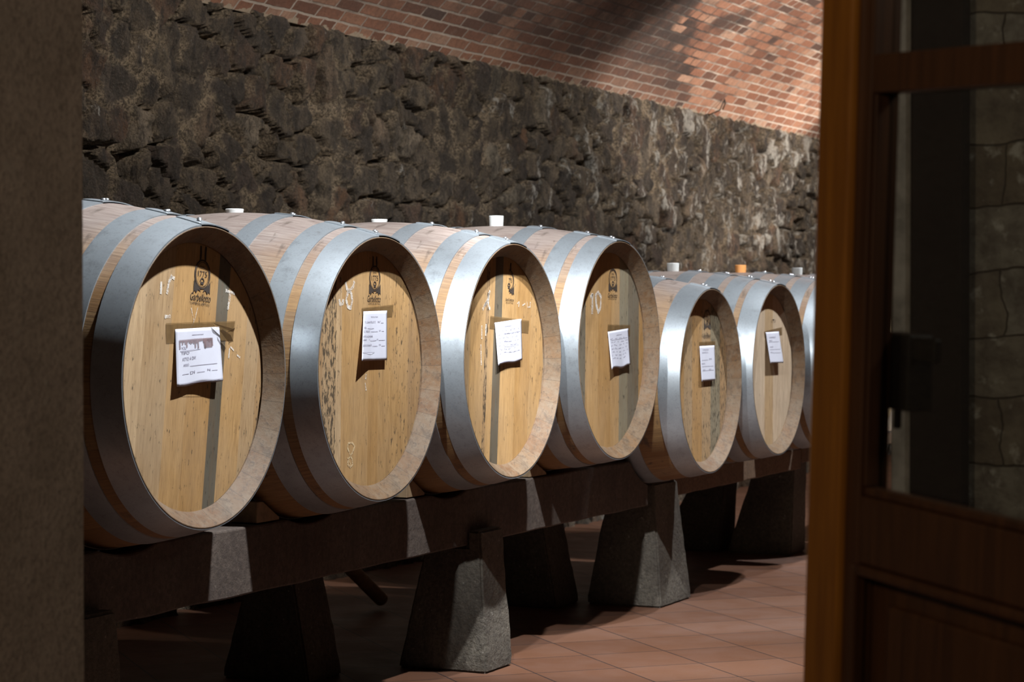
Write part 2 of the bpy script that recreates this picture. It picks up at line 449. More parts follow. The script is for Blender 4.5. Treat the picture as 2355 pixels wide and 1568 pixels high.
TILE_OFF = (0.08, 0.05, 0)
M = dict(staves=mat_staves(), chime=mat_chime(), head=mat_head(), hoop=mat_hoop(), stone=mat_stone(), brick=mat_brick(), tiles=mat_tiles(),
         plaster=mat_plaster(), glass=mat_glass(), blocks=mat_blocks(), paper=mat_paper(),
         rivet=mat_flat('rivet_steel', (0.55, 0.56, 0.57), 0.3, 0.9),
         bung_white=mat_flat('white_silicone', (0.58, 0.58, 0.55), 0.5),
         bung_orange=mat_flat('orange_silicone', (0.70, 0.30, 0.09), 0.5),
         stamp=mat_flat('burned_mark', (0.035, 0.022, 0.014), 0.8),
         chalk=mat_chalk('white_chalk', (0.68, 0.62, 0.54), 0.46),
         oldchalk=mat_chalk('yellowed_chalk', (0.66, 0.50, 0.28), 0.47),
         ink=mat_flat('grey_ink', (0.20, 0.18, 0.23), 0.8),
         stain=mat_flat('wine_stain', (0.25, 0.16, 0.16), 0.9, 0, 60, 0.5, 0, 0.35),
         tape=mat_flat('brown_tape', (0.20, 0.12, 0.05), 0.25, 0, 30, 0.3, 0, 0.34),
         concrete=mat_concrete('cast_concrete', (0.072, 0.057, 0.041), (0.115, 0.095, 0.068), (0.26, 0.23, 0.18), 0.8),
         beam=mat_concrete('beam_concrete', (0.066, 0.045, 0.034), (0.108, 0.080, 0.060), (0.22, 0.18, 0.14), bump=0.35),
         oldbeam=mat_concrete('worn_beam', (0.13, 0.072, 0.040), (0.19, 0.115, 0.065), (0.3, 0.25, 0.2), bump=0.35),
         chock=mat_flat('chock_pine', (0.26, 0.17, 0.09), 0.7, 0, 30, 0.4, 0.2),
         doordark=mat_doorwood('dark_walnut', (0.035, 0.014, 0.006), (0.075, 0.030, 0.011)),
         doorlit=mat_doorwood('lit_edge_wood', (0.18, 0.065, 0.009), (0.32, 0.125, 0.015), 0.35),  # honey tone paints cellar light onto the door's outer edge
         iron=mat_flat('black_iron', (0.008, 0.007, 0.006), 0.5, 0.3, 20, 0.3),
         black=mat_flat('blackened_wood', (0.010, 0.006, 0.005), 0.95),
         pale=mat_flat('lit_stone_edge', (0.36, 0.34, 0.31), 0.9, 0, 18, 0.5, 0.3),
         litend=mat_flat('lit_pole_end', (0.45, 0.42, 0.38), 0.6, 0, 30, 0.3))

# ------------------------------------------------------------------ numpy noise for the rubble wall
rng = np.random.default_rng(11)
def vnoise(x, y, seed):
    r = np.random.default_rng(seed); tab = r.random((64, 64))
    xi = np.floor(x).astype(int); yi = np.floor(y).astype(int)
    fx = x - xi; fy = y - yi
    fx = fx * fx * (3 - 2 * fx); fy = fy * fy * (3 - 2 * fy)
    a = tab[xi % 64, yi % 64]; b = tab[(xi + 1) % 64, yi % 64]; c = tab[xi % 64, (yi + 1) % 64]; d = tab[(xi + 1) % 64, (yi + 1) % 64]
    return (a * (1 - fx) + b * fx) * (1 - fy) + (c * (1 - fx) + d * fx) * fy
def fbm(x, y, seed, oct=4):
    s = 0; a = 0.5; t = 0
    for k in range(oct):
        s = s + a * vnoise(x * 2 ** k + 17.3 * k, y * 2 ** k + 5.1 * k, seed + k); t += a; a *= 0.55
    return s / t

WALL_Y, SPRING = 2.0, 2.52
ZF = -0.06            # floor level (the camera stands 1.30 m above it)
def rubble_wall():
    xs = np.concatenate([np.arange(-1.9, 1.8, 0.12), np.arange(1.8, 14.6, 0.0135), np.arange(14.6, 16.01, 0.1)])
    zs = np.concatenate([np.arange(ZF, 0.8, 0.1), np.arange(0.8, SPRING + 0.03, 0.0125)])
    X, Z = np.meshgrid(xs, zs, indexing='ij')
    wx = X + (fbm(X * 5, Z * 5, 3, 3) - 0.5) * 0.16 + (fbm(X * 22, Z * 22, 8, 2) - 0.5) * 0.035
    wz = Z + (fbm(X * 5 + 40, Z * 5, 5, 3) - 0.5) * 0.16 + (fbm(X * 22 + 9, Z * 22, 9, 2) - 0.5) * 0.035
    cw, chh = 0.185, 0.160
    gx = np.floor(wx / cw).astype(int); gz = np.floor(wz / chh).astype(int)
    tab = np.random.default_rng(5).random((128, 128, 5))
    f1 = np.full(X.shape, 9.0); f2 = np.full(X.shape, 9.0); sid = np.zeros(X.shape); sid2 = np.zeros(X.shape); th = np.zeros(X.shape)
    for dx in (-2, -1, 0, 1, 2):
        for dz in (-2, -1, 0, 1, 2):
            cx = gx + dx; cz = gz + dz
            t = tab[cx % 128, cz % 128]
            px = (cx + 0.05 + 0.9 * t[..., 0]) * cw; pz = (cz + 0.05 + 0.9 * t[..., 1]) * chh
            an = (t[..., 2] - 0.5) * 0.9
            ux = (wx - px) * np.cos(an) + (wz - pz) * np.sin(an); uz = -(wx - px) * np.sin(an) + (wz - pz) * np.cos(an)
            st = 0.72 + 0.56 * t[..., 4]
            d = (np.abs(ux * st) ** 2.6 + np.abs(uz / st) ** 2.6) ** (1 / 2.6) - 0.035 * t[..., 3]
            n1 = d < f1
            f2 = np.where(n1, f1, np.minimum(f2, d))
            sid = np.where(n1, t[..., 3], sid); sid2 = np.where(n1, t[..., 4], sid2)
            f1 = np.where(n1, d, f1)
    e = (f2 - f1)
    jw = 0.007 + 0.018 * fbm(X * 3.1, Z * 3.1, 21, 3)
    inside = np.clip(e / (jw * 2.2), 0, 1); inside = inside * inside * (3 - 2 * inside)
    mort = fbm(X * 2.3 + 11, Z * 2.3, 33, 3)             # joints run from flush mortar to open crevices
    depth = np.clip((0.66 - mort) * 0.50, 0.003, 0.11)
    face = (sid2 - 0.5) * 0.030 + (fbm(X * 10, Z * 8, 50, 4) - 0.5) * 0.06 + (fbm(X * 38, Z * 28, 60, 3) - 0.5) * 0.034
    wide = np.clip(1.4 - e / (jw * 2.4), 0, 1) * np.clip((fbm(X * 14, Z * 14, 90, 3) - 0.34) * 6, 0, 1)
    H = inside * (0.02 + face) - (1 - inside) * depth + (fbm(X * 1.1, Z * 1.1, 70, 2) - 0.5) * 0.05
    H = H * np.clip((SPRING + 0.03 - Z) / 0.05, 0, 1)
    Y = WALL_Y - H
    nx, nz = X.shape
    co = np.stack([X, Y, Z], -1).reshape(-1, 3)
    idx = np.arange(nx * nz).reshape(nx, nz)
    q = np.stack([idx[:-1, :-1], idx[1:, :-1], idx[1:, 1:], idx[:-1, 1:]], -1).reshape(-1, 4)
    me = bpy.data.meshes.new('wall_back')
    me.vertices.add(len(co)); me.vertices.foreach_set('co', co.ravel().astype(np.float32))
    me.loops.add(q.size); me.loops.foreach_set('vertex_index', q.ravel().astype(np.int32))
    me.polygons.add(len(q)); me.polygons.foreach_set('loop_start', np.arange(0, q.size, 4, dtype=np.int32))
    me.polygons.foreach_set('loop_total', np.full(len(q), 4, dtype=np.int32))
    me.update(calc_edges=True); me.validate()
    for nm, arr in (('stone', sid), ('joint', wide), ('pale', (sid2 - 0.5) + np.clip((X - 5.5) / 6.0, -0.3, 0.55))):
        a = me.attributes.new(nm, 'FLOAT', 'POINT'); a.data.foreach_set('value', arr.ravel().astype(np.float32))
    for p in me.polygons: p.use_smooth = True
    me.materials.append(M['stone'])
    o = bpy.data.objects.new('wall_back', me); COL.objects.link(o)
    return struct(o, 'long rough rubble stone wall behind the barrels', 'wall')
rubble_wall()

# ------------------------------------------------------------------ vault, floor, remaining walls
VR = 3.0; VA0 = math.radians(40)
def vault():
    mb = MB(); n = 120; xs = [-1.9 + 17.9 * i / 60 for i in range(61)]
    S = VR * (math.radians(140) - VA0)
    vs = []
    for i in range(n + 1):
        a = VA0 + (math.radians(140) - VA0) * i / n
        y = WALL_Y - VR * (math.cos(VA0) - math.cos(a)); z = SPRING + VR * (math.sin(a) - math.sin(VA0))
        for x in xs: vs.append((x, y, z))
    fs = []; uvs = []; W = len(xs)
    for i in range(n):
        for k in range(W - 1):
            fs.append((i * W + k, i * W + k + 1, (i + 1) * W + k + 1, (i + 1) * W + k))
            s0, s1 = S * i / n, S * (i + 1) / n
            uvs.append(((xs[k], s0), (xs[k + 1], s0), (xs[k + 1], s1), (xs[k], s1)))
    mb.add(vs, fs, uvs)
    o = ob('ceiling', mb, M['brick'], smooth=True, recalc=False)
    return struct(o, 'red brick barrel vault over the cellar', 'ceiling')
vault()
mb = MB(); mb.box(-8, 16, -5, 2.2, ZF - 0.1, ZF)
struct(ob('floor', mb, M['tiles']), 'terracotta tile floor laid diagonally', 'floor')
mb = MB(); mb.box(16, 16.2, -2.7, 2.2, ZF, 3.7)
struct(ob('wall_end', mb, M['plaster']))
mb = MB(); mb.box(0.6, 16, -2.75, -2.6, ZF, 2.56)
struct(ob('wall_front', mb, M['plaster']))

# left jamb of the doorway (thick plastered wall end)
mb = MB()
JX, JY = -1.915, -0.957
pts = [(-3.3, JY - 0.12), (JX - 0.01, JY), (JX, JY + 0.015), (JX, 2.1), (-3.3, 2.1)]
n = 60; vs = []; fs = []
for k in range(n + 1):
    z = ZF + 3.5 * k / n
    for i, (x, y) in enumerate(pts):
        w = mnoise.noise(Vector((i * 0.4, z * 9, 1.7))) * 0.004 if i in (1, 2) else 0
        vs.append((x + w, y + w, z))
for k in range(n):
    for i in range(5):
        j = (i + 1) % 5
        fs.append((k * 5 + i, k * 5 + j, (k + 1) * 5 + j, (k + 1) * 5 + i))
fs += [(4, 3, 2, 1, 0), tuple(n * 5 + i for i in range(5))]
mb.add(vs, fs)
struct(ob('wall_left', mb, M['plaster']), 'speckled grey-brown plastered jamb at the left of the doorway', 'wall')

# stone pier behind the glazed door
pA = at_x(2110, 700, -1.0); pB = at_x(2066, 700, -1.0)
mb = MB(); mb.box(-0.999, -0.5, -2.9, pB.y + 0.006, ZF, 3.0)
struct(ob('wall_right', mb, M['blocks']), 'dim stone block wall seen through the door glass', 'wall')
mb = MB(); mb.box(-1.05, -0.99, pA.y, pB.y, ZF, 3.0)
struct(ob('trim_1', mb, M['pale'], bevel=0.004), 'strip along the stone wall edge, painted pale as if lit', 'trim')  # pale colour paints light on the edge of the stone wall
pC = at_x(2215, 700, -1.05)
mb = MB(); mb.box(-1.06, -0.998, pC.y, pA.y - 0.002, ZF, 3.0)
struct(ob('trim_2', mb, M['black'], bevel=0.004), 'dark post fixed to the stone wall', 'trim')

# ------------------------------------------------------------------ barrels
L = 1.05; T = 0.054
def rad(b, s):
    return b['r0'] + (b['R'] - b['r0']) * (1 - (abs(s - L / 2) / (L / 2)) ** 1.9)
def text_geo(body, shear=0.0, space=1.0):
    c = bpy.data.curves.new('t', 'FONT'); c.body = body; c.size = 1; c.shear = shear; c.space_character = space; c.resolution_u = 3
    o = bpy.data.objects.new('t', c); COL.objects.link(o)
    dg = bpy.context.evaluated_depsgraph_get(); dg.update()
    me = bpy.data.meshes.new_from_object(o.evaluated_get(dg))
    vs = [tuple(v.co) for v in me.vertices]; fs = [tuple(p.vertices) for p in me.polygons]
    bpy.data.objects.remove(o); bpy.data.curves.remove(c); bpy.data.meshes.remove(me)
    x0 = min(v[0] for v in vs); x1 = max(v[0] for v in vs); y0 = min(v[1] for v in vs); y1 = max(v[1] for v in vs)
    return [((v[0] - x0) / (x1 - x0), (v[1] - y0) / (y1 - y0)) for v in vs], fs, (x1 - x0) / (y1 - y0)
def put_text(mb, body, fn, x0, x1, z0, z1, shear=0.0):
    vs, fs, _ = text_geo(body, shear)
    mb.add([fn(x0 + (x1 - x0) * u, z0 + (z1 - z0) * v) for u, v in vs], fs)
def ribbon(mb, pts, w, fn):
    pts = [Vector((p[0], p[1])) for p in pts]; vs = []; fs = []
    for i, p in enumerate(pts):
        t = (pts[min(i + 1, len(pts) - 1)] - pts[max(i - 1, 0)])
        t = t.normalized() if t.length > 0 else Vector((1, 0))
        nrm = Vector((-t.y, t.x)); ww = w * (0.8 + 0.4 * random.random())
        vs += [fn(*(p + nrm * ww / 2)), fn(*(p - nrm * ww / 2))]
    for i in range(len(pts) - 1): fs.append((2 * i, 2 * i + 1, 2 * i + 3, 2 * i + 2))
    mb.add(vs, fs)
def arc(cx, cz, rx, rz, a0, a1, n=28):
    return [(cx + rx * math.cos(math.radians(a0 + (a1 - a0) * k / n)), cz + rz * math.sin(math.radians(a0 + (a1 - a0) * k / n))) for k in range(n + 1)]

OAK = (0.47, 0.278, 0.112); OAK2 = (0.43, 0.240, 0.085); PALE = (0.51, 0.345, 0.185); TAN = (0.42, 0.275, 0.14)
GREY = (0.085, 0.078, 0.056); GRN = (0.24, 0.205, 0.13); DRK = (0.15, 0.13, 0.09); NEW = (0.62, 0.47, 0.32); BRN = (0.36, 0.215, 0.095)
B3 = [(0.0015, 0.080), (0.112, 0.180), (0.300, 0.365)]
B4 = [(0.0015, 0.085), (0.115, 0.190), (0.225, 0.298), (0.372, 0.440)]
B3b = [(0.0015, 0.090), (0.200, 0.275), (0.330, 0.400)]
BARRELS = [
    dict(x=0.0, z=1.046, r0=0.400, R=0.482, hoops=B3, roll=8.0, bung=('white', 0.012),
         planks=[(-.24, PALE, .15), (-.117, TAN, .2), (-.02, OAK, .1), (.097, OAK2, .25), (.155, GREY, .3), (.26, OAK, .2), (.33, TAN, .3), (.4, BRN, .5)],
         label='nearest oak barrel, cut off by the plastered jamb, dark stripe down its head'),
    dict(x=0.987, z=1.044, r0=0.400, R=0.482, hoops=B3, roll=1.5, bung=('white', 0.012),
         planks=[(-.28, BRN, .5), (-.2, TAN, 1.0), (-.165, PALE, .35), (.005, OAK, .1), (.07, OAK2, .1), (.16, OAK, .25), (.27, OAK, .45), (.4, BRN, .4)],
         label='second oak barrel from the left, chalk 8 on its head, clean white note'),
    dict(x=1.955, z=1.046, r0=0.400, R=0.482, hoops=B3, roll=4.5, bung=('white', 0.010),
         planks=[(-.25, TAN, .2), (-.135, OAK, .15), (-.11, BRN, .9), (-.066, OAK, .1), (-.004, GREY, .2), (.12, OAK, .1), (.24, OAK2, .15), (.4, OAK, .3)],
         label='third oak barrel from the left, narrow grey stripe running down its head centre'),
    dict(x=2.93, z=1.0645, r0=0.4145, R=0.480, hoops=B3, roll=1.0, bung=('white', 0.040),
         planks=[(-.225, DRK, .4), (-.10, OAK, .1), (.03, OAK2, .1), (.115, OAK, .1), (.205, GRN, .25), (.32, DRK, .35), (.4, OAK2, .2)],
         label='oak barrel chalked 10, two grey-green planks in its head, beside the row gap'),
    dict(x=3.965, z=0.9165, r0=0.3875, R=0.455, hoops=B3b, roll=0.0, bung=('white', 0.030),
         planks=[(-.2, OAK2, .4), (-.1, TAN, .55), (.02, OAK2, .45), (.13, TAN, .6), (.25, GRN, .8), (.4, BRN, .8)],
         label='mould-speckled oak barrel on the lower rack, first one beyond barrel 10'),
    dict(x=4.893, z=0.939, r0=0.389, R=0.455, hoops=B4, roll=0.0, bung=('white', 0.038),
         planks=[(-.2, NEW, 0), (-.06, NEW, .05), (.06, PALE, .05), (.18, NEW, 0), (.4, NEW, .05)],
         label='pale new oak barrel with tilted note and four hoops at its near end'),
    dict(x=5.87, z=0.945, r0=0.389, R=0.455, hoops=B4, roll=0.0, bung=('orange', 0.038),
         planks=[(-.2, PALE, 0), (0, OAK, .05), (.2, PALE, .05), (.4, OAK, .1)],
         label='oak barrel with an orange bung, half hidden by the door edge'),
    dict(x=6.82, z=0.945, r0=0.389, R=0.455, hoops=B4, roll=0.0, bung=('white', 0.038),
         planks=[(-.2, PALE, 0), (0, OAK, .05), (.2, PALE, .05), (.4, OAK, .1)],
         label='farthest oak barrel with white bung, its rim glimpsed through the door glass'),
]
GB = 'row of oak wine barrels on the racks'
NST = 30
def make_barrel(b, idx):
    root = empty('wine_barrel', (b['x'], 0, b['z'] - b['R']))
    tag(root, b['label'], 'barrel', GB)
    R = b['R']; r0 = b['r0']; rh = r0 - 0.043; up = (0, 0, R)
    out = [(L * k / 40.0, rad(b, L * k / 40.0)) for k in range(41)]
    cprof = [(T + 0.012, rh - 0.012), (T + 0.012, rh + 0.004), (T - 0.004, rh + 0.004), (T - 0.006, rh), (0.004, r0 - 0.006), (0.0005, r0 - 0.0035), (0.0005, r0 - 0.0015), (0.003, r0)]
    mb = MB(); mb.lathe(cprof, 120, us=NST)
    ob('chime', mb, M['chime'], root, smooth=True, auto=35, loc=up)['label'] = 'weathered grey-brown bevelled rim'
    prof = [(0.003, r0)] + out[1:-1] + [(L - 0.003, r0), (L, r0 - 0.002), (L, r0 - 0.012), (L - T, rh), (L - T, 0.001)]
    mb = MB(); mb.lathe(prof, 120, us=NST)
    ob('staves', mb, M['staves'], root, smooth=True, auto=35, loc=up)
    # head of vertical planks
    ro = math.radians(b['roll']); ca, sa = math.cos(ro), math.sin(ro)
    rr = rh + 0.003
    mbh = MB(); tint = []; mold = []; x0 = -rr
    for (x1, c, mo) in b['planks']:
        x1 = min(x1, rr)
        if x1 <= x0: continue
        k = max(2, int((x1 - x0) / 0.015))
        for j in range(k):
            a = x0 + (x1 - x0) * j / k; d = x0 + (x1 - x0) * (j + 1) / k
            za = math.sqrt(max(0, rr * rr - a * a)); zd = math.sqrt(max(0, rr * rr - d * d))
            q = [(a, -za), (d, -zd), (d, zd), (a, za)]
            mbh.add([(x * ca + z * sa, T, -x * sa + z * ca) for x, z in q], [(0, 1, 2, 3)], [[(x, z) for x, z in q]])
            tint.append(c); mold.append(mo)
        x0 = x1
    h = ob('barrel_head', mbh, M['head'], root, loc=up, recalc=False)
    at_ = h.data.attributes.new('tint', 'FLOAT_COLOR', 'FACE')
    for i, c in enumerate(tint): at_.data[i].color = (*c, 1)
    am = h.data.attributes.new('mold', 'FLOAT', 'FACE')
    for i, v in enumerate(mold): am.data[i].value = v
    # hoops
    hs = b['hoops'] + [(L - e, L - s) for s, e in b['hoops']]
    for hi, (s0, s1) in enumerate(hs):
        mb = MB()
        n = 5
        pr = [(s0, rad(b, s0) - 0.002)] + [(s0 + (s1 - s0) * k / n, rad(b, s0 + (s1 - s0) * k / n) + 0.003) for k in range(n + 1)] + [(s1, rad(b, s1) - 0.002)]
        mb.lathe(pr, 128)
        lapc = math.radians(93 + 5 * random.random())
        pr2 = [(y, r + 0.0030 if i not in (0, len(pr) - 1) else r) for i, (y, r) in enumerate(pr)]
        mb.lathe(pr2, 10, lapc - 0.34, lapc)
        mm = len(pr2); base = len(mb.v) - mm * 11
        mb.f.append(list(range(base, base + mm))); mb.uv.append(None)
        mb.f.append(list(range(base + 10 * mm, base + 11 * mm))); mb.uv.append(None)
        ho = ob('hoop', mb, M['hoop'], root, smooth=True, auto=40, loc=up)
        if hi < len(b['hoops']) :
            for (da, fs_) in ((0.07, 0.32), (0.17, 0.66)):
                sy = s0 + (s1 - s0) * fs_; a = lapc - da; r = rad(b, sy) + 0.007
                rv = MB(); vs = []; fs = []
                e1 = Vector((-math.sin(a), 0, math.cos(a))); e2 = Vector((0, 1, 0)); e3 = Vector((math.cos(a), 0, math.sin(a)))
                cen = e3 * r + e2 * sy
                for ring, (q, hgt) in enumerate(((0.0075, 0.0), (0.0065, 0.003), (0.0035, 0.0048))):
                    for k in range(10):
                        vs.append(cen + e1 * q * math.cos(2 * PI * k / 10) + e2 * q * math.sin(2 * PI * k / 10) + e3 * hgt)
                for g in range(2):
                    for k in range(10): fs.append((g * 10 + k, g * 10 + (k + 1) % 10, g * 10 + 10 + (k + 1) % 10, g * 10 + 10 + k))
                fs.append(tuple(20 + k for k in range(10)))
                rv.add(vs, fs)
                ob('rivet', rv, M['rivet'], ho, smooth=True)
    # bung
    col, hgt = b['bung']
    mb = MB(); ra, rb_ = 0.031, 0.027
    vs = []
    for (q, z) in ((rb_ - 0.003, -0.03), (rb_, -0.002), (ra - 0.002, hgt - 0.002), (ra - 0.004, hgt)):
        for k in range(28): vs.append((q * math.cos(2 * PI * k / 28), L / 2 + q * math.sin(2 * PI * k / 28), R + z))
    fs = [(g * 28 + k, g * 28 + (k + 1) % 28, (g + 1) * 28 + (k + 1) % 28, (g + 1) * 28 + k) for g in range(3) for k in range(28)]
    fs.append(tuple(84 + k for k in range(28)))
    mb.add(vs, fs)
    ob('bung', mb, M['bung_white' if col == 'white' else 'bung_orange'], root, smooth=True, auto=40, loc=up)['label'] = 'white bung' if col == 'white' else 'orange bung'
    return root
ROOTS = [make_barrel(b, i) for i, b in enumerate(BARRELS)]

def head_fn(i, d=0.0012):
    """(px,py) -> local point on the head plane of barrel i"""
    b = BARRELS[i]
    def fn(px, py):
        p = at_y(px, py, T - d); return (p.x - b['x'], p.y, p.z - (b['z'] - b['R']))
    return fn
def stamp(i, cx, cy, w, h, txt, line2, rib, neck=None, half=False, parts=('oval', 'rib', 'txt')):
    """burned maker's mark on the head, laid out in the plane of the head"""
    b = BARRELS[i]; z0 = b['z'] - b['R']
    c = at_y(cx, cy, T); ex = at_y(cx + w / 2, cy, T); ez = at_y(cx, cy - h / 2, T)
    rx = ex.x - c.x; rz = ez.z - c.z
    ro = math.radians(b['roll']) * 0.6; ca, sa = math.cos(ro), math.sin(ro)
    def fn(x, z): return (c.x - b['x'] + x * ca + z * sa, T - 0.0012, c.z - z0 - x * sa + z * ca)
    mb = MB()
    lim = (-90, 90) if half else (0, 360)
    if 'oval' in parts:
        ribbon(mb, arc(0, 0, rx, rz, lim[0], lim[1], 40), rx * 0.11, fn)
        ribbon(mb, arc(0, 0, rx * 0.86, rz * 0.86, lim[0], lim[1], 40), rx * 0.05, fn)
        lft = -0.05 if half else -0.6
        put_text(mb, '1775' if not half else '775', fn, rx * lft, rx * 0.62, -rz * 0.16, rz * 0.24)
        if not half:
            put_text(mb, 'DAL', fn, -rx * 0.32, rx * 0.32, rz * 0.42, rz * 0.60)
        ribbon(mb, arc(0.0, -rz * 0.5, rx * 0.24, rz * 0.22, -10, 190, 10), rx * 0.1, fn)
        ribbon(mb, [(-rx * 0.2, -rz * 0.62), (rx * 0.2, -rz * 0.62)], rx * 0.22, fn)
    if neck:
        for s in ((-1, 1) if not half else (1,)):
            ribbon(mb, [(s * rx * 0.35, rz * 1.0), (s * rx * 0.3, rz * 1.35), (s * rx * 0.34, rz * neck)], rx * 0.20, fn)
    if 'rib' in parts:
        for s in ((-1, 1) if not half else (1,)):
            o = [(s * rx * 1.08, -rz * 0.45), (s * rx * 1.1, -rz * 1.35), (s * rx * 0.93, -rz * 1.2), (s * rx * 0.75, -rz * 1.38), (s * rx * 0.5, -rz * 1.12), (s * rx * 0.12, -rz * 1.25), (s * rx * 0.3, -rz * 1.03), (s * rx * 0.8, -rz * 0.72)]
            mb.add([fn(*p) for p in o], [tuple(range(len(o)))])
    if 'txt' in parts:
        (tx0, tx1, ty0, ty1), (lx0, lx1, ly0, ly1) = rib
        kx = rx / (w / 2); kz = rz / (h / 2)
        put_text(mb, txt, fn, (tx0 - cx) * kx, (tx1 - cx) * kx, (cy - ty1) * kz, (cy - ty0) * kz, 0.25)
        put_text(mb, line2, fn, (lx0 - cx) * kx, (lx1 - cx) * kx, (cy - ly1) * kz, (cy - ly0) * kz, 0.0)
    o = ob('burned_stamp', mb, M['stamp'], ROOTS[i], recalc=False)
    return o
LINE2 = "L'ARTE DEL BOTTAIO"
stamp(0, 465, 631, 34, 65, 'Garbellotto', LINE2, ((440, 486, 675, 693), (442, 484, 696, 702)), 2.0)
stamp(1, 861.5, 640, 24, 56, 'Garbellotto', LINE2, ((845, 875, 679, 694), (847, 874, 696, 700)), 1.8)
stamp(2, 1170, 645, 22, 48, 'bellotto', 'DEL BOTTAIO', ((1163, 1182, 685, 692), (1164, 1181, 694, 697.5)), 1.7, half=True)
stamp(3, 1409, 641, 18, 45, 'Garbellotto', LINE2, ((1398, 1419, 674, 684), (1399, 1418, 685.5, 688.5)))
stamp(4, 1626, 732, 14, 38, 'Garbellotto', LINE2, ((1615, 1633, 767, 775), (1617, 1633, 775.5, 778)))
def mark(i, strokes, w, mat='chalk', name='chalk_mark'):
    fn = head_fn(i, 0.0010)
    b = BARRELS[i]
    for st in strokes:
        mb = MB()
        # densify
        pts = []
        for a, c in zip(st[:-1], st[1:]):
            for k in range(5): pts.append((a[0] + (c[0] - a[0]) * k / 5, a[1] + (c[1] - a[1]) * k / 5))
        pts.append(st[-1])
        P = [fn(*p) for p in pts]
        ribbon(mb, [(p[0], p[2]) for p in P], w, lambda x, z: (x, T - 0.0010, z))
        ob(name, mb, M[mat], ROOTS[i], recalc=False)
mark(0, [[(371, 647), (370, 676)], [(396, 633), (388, 650), (384, 676)], [(392, 636), (402, 640)], [(519, 668), (540, 675)], [(529, 676), (527, 692), (524, 712)], [(379, 728), (392, 727)]], 0.009)
mark(0, [[(528, 800), (526, 824)], [(530, 797), (538, 806)], [(545, 816), (552, 822)]], 0.005)
mark(0, [[(440, 708), (446, 740), (438, 756)], [(455, 707), (447, 738)]], 0.0025)
mark(1, [[(815, 646), (812, 660), (800, 672), (796, 688), (800, 706), (807, 708), (810, 690), (808, 674), (798, 664), (795, 648)], [(780, 688), (782, 700), (788, 698), (790, 688)]], 0.011)
mark(1, [[(799, 1052), (806, 1066), (804, 1074)], ] , 0.004, 'oldchalk')
mark(1, [[(805, 1046), (799, 1028), (801, 1019), (810, 1018), (816, 1026), (811, 1040), (801, 1056), (800, 1068), (806, 1074), (811, 1068), (810, 1056), (805, 1046)]], 0.006, 'oldchalk')
mark(1, [[(842, 860), (841, 872)], [(840, 880), (842, 898)]], 0.005)
mark(2, [[(1127, 668), (1121, 690), (1110, 712)], [(1125, 672), (1123, 700), (1127, 712)], [(1112, 705), (1122, 692)]], 0.010)
mark(2, [[(1190, 698), (1194, 694), (1193, 706)], [(1202, 702), (1208, 698)], [(1212, 694), (1213, 706), (1219, 706), (1220, 694)]], 0.005)
mark(2, [[(1118, 745), (1117, 772)], [(1108, 748), (1108, 780)], [(1106, 792), (1107, 840)]], 0.007)
mark(3, [[(1358, 684), (1363, 676), (1362, 722)], [(1375, 672), (1370, 680), (1371, 700), (1376, 718), (1381, 708), (1382, 682), (1375, 671)]], 0.015)

mark(5, [[(1775, 735), (1775, 742)], [(1779, 735), (1779, 742)], [(1777, 735), (1781, 735)], [(1783, 735), (1782, 742)]], 0.004, 'stamp', 'burned_stamp')

